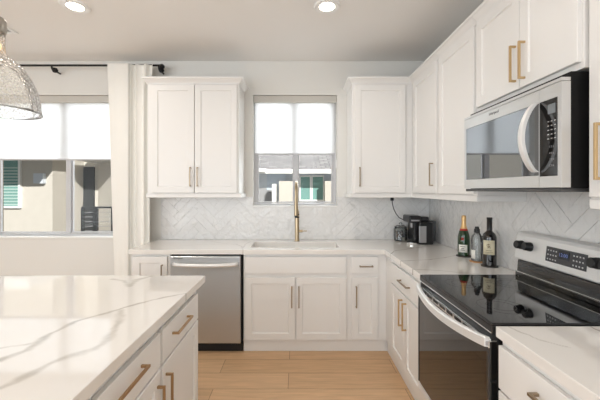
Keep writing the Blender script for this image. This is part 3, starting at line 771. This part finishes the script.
# clear bottle
x, y = 1.357, 2.45
coaster(x, y, .052, M_cork, 'pale cork coaster under the clear glass bottle')
cl = empty('glass_bottle', (x, y, z), 'empty clear glass bottle with black stopper, middle of the three bottles', 'bottle')
M_clearb = clear('clear_bottle_glass', (246, 248, 248), 1.5, .09)
bm = bmesh.new(); lathe(bm, [(0, .004), (.034, .004), (.0405, .008), (.041, .165), (.037, .188), (.021, .208), (.0165, .214), (.0165, .230), (.0145, .230), (.0145, .212), (.036, .183), (.039, .160), (.0385, .012), (0, .010)], (x, y, z-.003)); build('glass', bm, M_clearb, cl, smooth='auto')
bm = bmesh.new(); lathe(bm, [(.0175, .212), (.020, .214), (.020, .238), (.018, .2405), (0, .2405)], (x, y, z)); lathe(bm, [(.0, .2405), (.014, .2405), (.016, .246), (.013, .258), (0, .260)], (x, y, z)); build('stopper', bm, M_blk, cl, smooth='auto')
t = to_cam(x, y)
bm = bmesh.new(); tx, ty = -math.sin(t), math.cos(t)
pts = [(x+.021*math.cos(t)+tx*.0, y+.021*math.sin(t)+ty*.0, z+.225), (x+.030*math.cos(t)+tx*.018, y+.030*math.sin(t)+ty*.018, z+.208), (x+.040*math.cos(t)+tx*.026, y+.040*math.sin(t)+ty*.026, z+.185), (x+.038*math.cos(t)+tx*.028, y+.038*math.sin(t)+ty*.028, z+.150)]
tube(bm, pts, [.006, .009, .010, .007], 10, .5); build('hanging_tag', bm, M_blk, cl, smooth='auto')
label_patch('label', (x, y), .0416, z+.020, z+.085, t-.75, .9, M_lab, cl)
# wine
x, y = 1.362, 2.30
coaster(x, y, .054, M_slate, 'dark round coaster under the red wine bottle')
M_wine = mat('dark_wine_glass', (14, 12, 12), .05, coat=.6)
wn = empty('wine_bottle', (x, y, z), 'dark red wine bottle with cream label, nearest of the three bottles', 'bottle')
bm = bmesh.new(); lathe(bm, [(0, 0), (.040, 0), (.0445, .006), (.0455, .19), (.0445, .205), (.036, .226), (.021, .240), (.0160, .252), (.0152, .30), (0, .30)], (x, y, z)); build('glass', bm, M_wine, wn, smooth='auto')
bm = bmesh.new(); lathe(bm, [(.0172, .250), (.0168, .325), (.0185, .328), (.0185, .338), (.017, .340), (0, .3405)], (x, y, z)); build('foil_capsule', bm, mat('black_foil', (22, 20, 22), .3), wn, smooth='auto')
t = to_cam(x, y); lb = label_patch('label', (x, y), .0461, z+.082, z+.182, t-.1, 1.7, mat('cream_label', (214, 206, 178), .6), wn)
bm = bmesh.new()
def lp(s, h): 
    tt = t-.1+s/.047; return (x+.0472*math.cos(tt), y+.0472*math.sin(tt), z+h)
M_emb = mat('emblem_ink', (104, 84, 52), .6)
tube(bm, [lp(.010, .150), lp(.0, .157), lp(-.011, .151), lp(-.010, .141), lp(.0, .137), lp(.009, .141)], .0016, 6)
tube(bm, [lp(.011, .128), lp(.004, .143), lp(-.003, .133), lp(-.010, .127)], .0016, 6); tube(bm, [lp(.0, .157), lp(.002, .126)], .0014, 6)
build('emblem', bm, M_emb, lb)
label_patch('label_print', (x, y), .0469, z+.110, z+.1125, t-.1, .8, M_emb, lb); label_patch('label_print', (x, y), .0469, z+.097, z+.099, t-.1, 1.1, M_emb, lb)

# ------------------------------------------------------------------ coffee machine, pod jar, cord
x, y = 1.20, 3.28
cm = empty('coffee_machine', (x, y, CT), 'black capsule coffee machine with silver panel in the counter corner', 'coffee machine')
M_cm = mat('coffee_black', (26, 26, 28), .28)
box('body', (1.205, 1.345, 3.20, 3.44, CT+.001, CT+.225), M_cm, cm, .012, 3)
box('water_tank', (1.348, 1.385, 3.24, 3.42, CT+.03, CT+.235), mat('smoked_tank', (60, 62, 64), .1), cm, .008, 3)
box('front_panel', (1.200, 1.272, 3.192, 3.199, CT+.022, CT+.185), M_silver, cm, .003)
box('column', (1.165, 1.204, 3.23, 3.42, CT+.03, CT+.225), M_cm, cm, .008, 3)
bm = bmesh.new(); bx(bm, 1.105, 1.225, 3.20, 3.40, CT+.215, CT+.285); head = build('brew_head', bm, M_cm, cm, .014, seg=3)
box('head_trim', (1.125, 1.205, 3.197, 3.1995, CT+.232, CT+.246), M_silver, head)
box('lid_lever', (1.22, 1.315, 3.23, 3.36, CT+.226, CT+.272), M_cm, cm, .012, 3)
bm = bmesh.new(); lathe(bm, [(0, .165), (.010, .165), (.012, .214), (0, .214)], (1.150, 3.26, CT), 18); build('coffee_spout', bm, M_silver, cm, smooth='auto')
bm = bmesh.new(); lathe(bm, [(0, 0), (.050, 0), (.052, .01), (.052, .018), (.046, .021), (0, .021)], (1.150, 3.245, CT+.001), 28); build('drip_tray', bm, M_steelp, cm, smooth='auto')
# jar
x, y = 1.105, 3.47
jr = empty('glass_jar', (x, y, CT), 'lidded clear glass jar of coffee capsules beside the coffee machine', 'jar')
bm = bmesh.new(); lathe(bm, [(0, .002), (.060, .002), (.068, .01), (.070, .125), (.060, .140), (.057, .140), (.066, .124), (.064, .014), (0, .008)], (x, y, CT), 32); build('glass', bm, M_jar, jr, smooth='auto')
bm = bmesh.new(); lathe(bm, [(0, .141), (.064, .141), (.064, .147), (.045, .160), (.010, .166), (.012, .178), (.016, .186), (.010, .194), (0, .195)], (x, y, CT), 32); build('lid', bm, M_jar, jr, smooth='auto')
proto = None; cols = [(40, 38, 40), (200, 198, 190), (90, 60, 40), (150, 150, 155), (30, 36, 60)]
spots = []
for lay in range(3):
    for i in range(6 if lay < 2 else 4):
        an = i*math.pi/3+lay*.5; spots.append((x+.043*math.cos(an), y+.043*math.sin(an), CT+.0095+lay*.033))
    if lay < 2: spots.append((x, y, CT+.0095+lay*.033))
pm = [mat('capsule_foil', c, .3, .5) for c in cols]
where = ['left', 'right']
for i, (sx, sy, sz) in enumerate(spots):
    bm = bmesh.new(); lathe(bm, [(0, 0), (.019, 0), (.0195, .002), (.0165, .004), (.013, .026), (.010, .030), (0, .030)], (sx, sy, sz), 16)
    o = build('coffee_capsule', bm, pm[(i*3+i//4) % 5], None, smooth='auto')
    tag(o, 'small foil coffee capsule piled inside the glass jar', 'coffee capsule', 'coffee capsules in the glass jar')
cd = empty('power_cord', (1.05, 3.3, 1.15), 'black power cord hanging from under the wall cabinet to the coffee machine', 'cord')
bm = bmesh.new(); P = [(.965, 3.30, 1.385), (.967, 3.30, 1.34), (.985, 3.315, 1.28), (1.02, 3.345, 1.225), (1.06, 3.38, 1.185), (1.10, 3.415, 1.165), (1.15, 3.437, 1.152), (1.20, 3.4475, 1.14), (1.25, 3.4475, 1.10), (1.26, 3.4475, 1.05)]
tube(bm, P, .0045, 8); build('cable', bm, M_blk, cd, smooth='auto')
box('plug', (.950, .980, 3.285, 3.315, 1.362, 1.3945), M_blk, cd, .004)

# ------------------------------------------------------------------ curtain and rod
rod = empty('curtain_rod', (-2.5, 3.43, 2.785), 'thin black iron curtain rod above the wide left window', 'curtain rod')
bm = bmesh.new(); tube(bm, [(-3.9, 3.43, 2.785), (-1.44, 3.43, 2.785)], .011, 14); build('pole', bm, M_iron, rod, smooth='auto')
for xx in (-3.92, -1.425):
    bm = bmesh.new(); lathe(bm, [(0, -.028), (.015, -.024), (.026, -.010), (.028, 0), (.026, .012), (.015, .024), (0, .028)], (xx, 3.43, 2.772), 20); build('finial', bm, M_iron, rod, smooth=True)
for xx in (-2.59, -1.46):
    bm = bmesh.new(); tube(bm, [(xx, YB-.002, 2.742), (xx, 3.46, 2.742), (xx, 3.436, 2.752), (xx, 3.43, 2.774)], .009, 10); lathe(bm, [(0, -.028), (.02, -.022), (.030, 0), (.02, .022), (0, .028)], (xx+.02, 3.452, 2.742), 16); build('bracket', bm, M_iron, rod, smooth='auto')
prof = []
X0, X1, XM = -1.955, -1.532, -1.742
for i in range(141):
    t = i/140
    if t < .3:
        s = t/.3; px_ = X0+(XM-X0)*s; py_ = 3.352+.005*math.sin(s*math.pi*2)
    else:
        s = (t-.3)/.7; ph = 8.2*s+.9*math.sin(4.5*s+.6)-.508
        px_ = XM+(X1-XM)*s+.006*math.sin(ph*math.pi); py_ = 3.385+(.010+.016*(.5+.5*math.sin(s*9+1)))*math.cos(ph*math.pi)
        if s < .03: py_ = 3.352+(py_-3.352)*s/.03
    prof.append((px_, py_))
bm = bmesh.new(); rows_ = []
zs = [.012, .5, .93, 1.4, 2.0, 2.5, 2.70, 2.76, 2.778]
for z in zs:
    row = []
    for i, (px_, py_) in enumerate(prof):
        t = i/140; lean = .09*(1-z/2.8) if t < .3 else 0
        lean *= (1-t/.3) if t < .3 else 0
        amp = 1 if z < 2.6 else .8
        px2 = px_+lean
        if z > 2.6 and t > .6: px2 += .03*(t-.6)/.4*min(1, (z-2.6)/.1)
        row.append(bm.verts.new((px2, py_, z)))
    rows_.append(row)
for A, B in zip(rows_, rows_[1:]):
    for i in range(140): bm.faces.new((A[i], A[i+1], B[i+1], B[i]))
cu = build('curtain', bm, M_curt, None, smooth=True)
s = cu.modifiers.new('thick', 'SOLIDIFY'); s.thickness = .0025
tag(cu, 'off-white linen curtain bunched between the left window and the wall cabinet', 'curtain')

# ------------------------------------------------------------------ ceiling lights, vent, pendant
M_led = emis('led_lens', (255, 246, 232), 9)
for i, (x, y) in enumerate(CAN[:2]):
    r = empty('recessed_light', (x, y, CEIL-.014), ('round recessed ceiling light on the left, near the hanging glass pendant', 'round recessed ceiling light in the top middle, above the sink')[i], 'ceiling light', 'recessed ceiling lights')
    bm = bmesh.new(); lathe(bm, [(.060, -.007), (.075, -.012), (.095, -.010), (.103, -.0005), (.060, -.0005), (.060, -.007)], (x, y, CEIL), 48); build('trim_ring', bm, M_trimw, r, smooth='auto')
    bm = bmesh.new(); lathe(bm, [(0, -.0065), (.0595, -.0065), (.0595, -.001), (0, -.001)], (x, y, CEIL), 48); build('lens', bm, M_led, r)
vt = empty('ceiling_vent', (-2.72, 2.76, CEIL-.012), 'white rectangular ceiling air vent at the top left edge', 'vent')
vx0, vx1, vy0, vy1 = -2.95, -2.50, 2.66, 2.92
boxes('frame', [(vx0, vx1, vy0, vy0+.025, CEIL-.010, CEIL-.0005), (vx0, vx1, vy1-.025, vy1, CEIL-.010, CEIL-.0005), (vx0, vx0+.025, vy0+.025, vy1-.025, CEIL-.010, CEIL-.0005), (vx1-.025, vx1, vy0+.025, vy1-.025, CEIL-.010, CEIL-.0005)], M_trimw, vt, .002)
for i in range(12):
    y = vy0+.036+i*.0165
    bm = bmesh.new(); A = [(y, CEIL-.008), (y+.002, CEIL-.0085), (y+.006, CEIL-.003), (y+.004, CEIL-.0025)]; prism(bm, A, vx0+.026, vx1-.026, 'x'); build('louver', bm, M_trimw, vt)
box('duct_backing', (vx0+.026, vx1-.026, vy0+.026, vy1-.026, CEIL-.0012, CEIL-.0004), mat('duct_grey', (80, 80, 80), .8), vt)

px0, py0 = -1.215, 1.30
pd = empty('pendant_light', (px0, py0, 1.78), 'clear seeded glass bell pendant hanging over the island at the left edge', 'pendant lamp')
bm = bmesh.new()
outer = [(.156, 0), (.155, .012), (.151, .050), (.140, .100), (.120, .148), (.094, .190), (.060, .218), (.040, .235), (.037, .262), (.037, .33)]
lathe(bm, outer, (px0, py0, 1.785), 64)
sh = build('glass_shade', bm, M_seeded, pd, smooth=True)
so = sh.modifiers.new('thick', 'SOLIDIFY'); so.thickness = .003
bm = bmesh.new(); lathe(bm, [(.1565, -.002), (.158, 0), (.1565, .002), (.1545, .002), (.1535, 0), (.1545, -.002), (.1565, -.002)], (px0, py0, 1.785), 64); build('rim', bm, M_jar, sh, smooth=True)
M_nick = mat('brushed_nickel', (176, 172, 164), .3, 1)
bm = bmesh.new(); lathe(bm, [(0, 0), (.030, 0), (.040, .004), (.041, .012), (.041, .05), (.036, .06), (.014, .065), (.012, .09), (0, .09)], (px0, py0, 2.10), 32); build('cap', bm, M_nick, pd, smooth='auto')
bm = bmesh.new(); tube(bm, [(px0, py0, 2.16), (px0, py0, CEIL-.02)], .006, 10); build('rod', bm, M_nick, pd, smooth='auto')
bm = bmesh.new(); lathe(bm, [(0, -.0), (.065, 0), (.065, -.015), (.02, -.028), (0, -.028)], (px0, py0, CEIL-.001), 32); build('canopy', bm, M_nick, pd, smooth='auto')
bm = bmesh.new(); lathe(bm, [(0, -.075), (.018, -.070), (.028, -.050), (.027, -.030), (.015, -.008), (.013, .02), (0, .02)], (px0, py0, 2.08), 24); build('bulb', bm, emis('bulb_glow', (255, 206, 150), 1.6), pd, smooth=True)

pl = light('pendant_bulb_light', 'POINT', (px0, py0, 1.95), .25, (1, .86, .7), shadow_soft_size=.03)
# ------------------------------------------------------------------ outside
def fx(px, Y): return (px-VX)*Y/F
def fz(py, Y): return EYE+(VY-py)*Y/F
YA = 8.0
hA = empty('neighbor_house', (-6, 9, -2), 'beige stucco house with a balcony outside the wide left window', 'building')
xc = fx(52.5, YA)
Y2 = 9.2
bm = bmesh.new(); bx(bm, -11, xc, YA, YA+3, -2, 4.5); build('wall', bm, M_stucco, hA)
xd0, xd1 = fx(83, Y2), fx(95, Y2)
bm = bmesh.new(); bx(bm, xc, fx(140, Y2), Y2, Y2+2, -2, 4.5); build('wall', bm, M_stucco, hA)
bm = bmesh.new()
xa, ya = fx(98, Y2), Y2-.001; xb, yb = fx(140, 7.6), 7.6
prism(bm, [(xa, ya), (xb, yb), (xb+1.5, yb), (xb+1.5, ya)], -2, 4.5, 'z'); build('wall', bm, M_stucco, hA)
box('eave', (-11, xc+.25, YA-1.0, YA+.3, fz(158, YA), fz(158, YA)+.25), M_white, hA)
box('eave', (xc+.3, -2.6, 8.1, Y2+1, fz(163, Y2), fz(163, Y2)+.3), M_white, hA)
def wblind(x0, x1, y, z0, z1, parent, m=M_teal):
    f = boxes('window', [(x0, x1, y-.06, y-.001, z0, z0+.05), (x0, x1, y-.06, y-.001, z1-.05, z1), (x0, x0+.05, y-.06, y-.001, z0+.05, z1-.05), (x1-.05, x1, y-.06, y-.001, z0+.05, z1-.05)], M_white, parent)
    box('pane', (x0+.05, x1-.05, y-.03, y-.002, z0+.05, z1-.05), m, f)
    boxes('blind', [(x0+.06, x1-.06, y-.036, y-.031, z0+.07+i*.075, z0+.07+i*.075+.035) for i in range(int((z1-z0-.25)/.075))], mat('blind_slat', (168, 192, 186), .5), f)
wblind(fx(-6, YA), fx(22, YA), YA, fz(208, YA), fz(156, YA), hA)
box('wall_lamp', (fx(36.5, YA), fx(46, YA), YA-.10, YA-.001, fz(183.5, YA), fz(173.5, YA)), M_blue, hA)
box('door', (xd0, xd1, Y2-.05, Y2-.001, fz(231, Y2)-1, fz(167, Y2)), M_dark, hA)
box('door_frame', (xd0-.06, xd0-.001, Y2-.07, Y2-.001, fz(231, Y2)-1, fz(167, Y2)+.06), M_grey, hA)
rl = boxes('railing', [(fx(82, 7.4), fx(128, 7.4), 7.37, 7.43, fz(206.5, 7.4)-.04, fz(206.5, 7.4))], M_dark, hA)
YR = 7.4; zt = fz(206.5, YR); zb_ = fz(240, YR)

for p in (83, 94.5, 96.5, 113, 127): box('post', (fx(p, YR)-.03, fx(p, YR)+.03, YR-.031, YR+.031, zb_, zt-.041), M_dark, rl)
for i in range(6): box('bar', (fx(83.5, YR)+.03, fx(126.5, YR)-.03, YR-.006, YR+.006, zt-.14-i*.105, zt-.125-i*.105), M_silver, rl)
box('balcony_slab', (fx(78, YR), -1.8, YR-.1, Y2-.08, zb_-.2, zb_-.001), M_stucco, hA)

YC = 12.0
hB = empty('neighbor_house', (0, 13, -2), 'house with grey tiled roof and teal windows outside the window above the sink', 'building')
box('wall', (-3.2, 3.2, YC, YC+4, -2, fz(173, YC)), M_blue, hB)
bm = bmesh.new(); z0 = fz(170, YC)
prism(bm, [(YC-.7, z0), (YC+5, z0+1.9), (YC+5, z0+1.7), (YC-.7, z0-.02)], -3.6, 3.6, 'x'); rf = build('roof', bm, M_roof, hB)
box('fascia', (-1.35, 3.4, YC-.74, YC-.70, fz(173.5, YC-.7), fz(169.5, YC-.7)), M_white, hB)
box('fascia', (fx(256, YC-.7), fx(266, YC-.7), YC-.9, YC-.75, fz(171.5, YC-.9), fz(168.3, YC-.9)), M_white, hB)
for a0, a1 in ((299.5, 311), (311.5, 324)):
    x0, x1 = fx(a0, YC), fx(a1, YC); z0, z1 = fz(201, YC), fz(175.5, YC)
    f = boxes('window', [(x0, x1, YC-.05, YC-.001, z0, z0+.05), (x0, x1, YC-.05, YC-.001, z1-.05, z1), (x0, x0+.04, YC-.05, YC-.001, z0+.05, z1-.05), (x1-.04, x1, YC-.05, YC-.001, z0+.05, z1-.05)], M_white, hB)
    box('pane', (x0+.04, x1-.04, YC-.03, YC-.002, z0+.05, z1-.05), M_teal, f)
box('window', (fx(267, YC), fx(286, YC), YC-.04, YC-.001, fz(190, YC), fz(174, YC)), mat('pale_glass', (196, 208, 222), .2), hB)
box('alcove', (fx(257, YC), fx(272, YC), YC-.03, YC-.001, fz(203, YC), fz(188, YC)), M_grey, hB)
box('chimney_block', (fx(279, YC-.8), fx(296, YC-.8), YC-.8, YC-.05, -2, fz(181, YC-.8)), M_stucco, hB)
box('column', (fx(272, YC-.6), fx(277, YC-.6), YC-.6, YC-.4, -2, fz(184, YC-.6)), M_white, hB)
box('column', (fx(325, YC-.5), fx(345, YC-.5), YC-.5, YC-.05, -2, fz(181, YC-.5)), M_stucco, hB)
gr = box('ground', (-14, 8, YB+.4, 20, -2.3, -2.05), mat('ground_gravel', (112, 106, 98), .9, noise=((8, 8, 8), .1))); struct(gr)
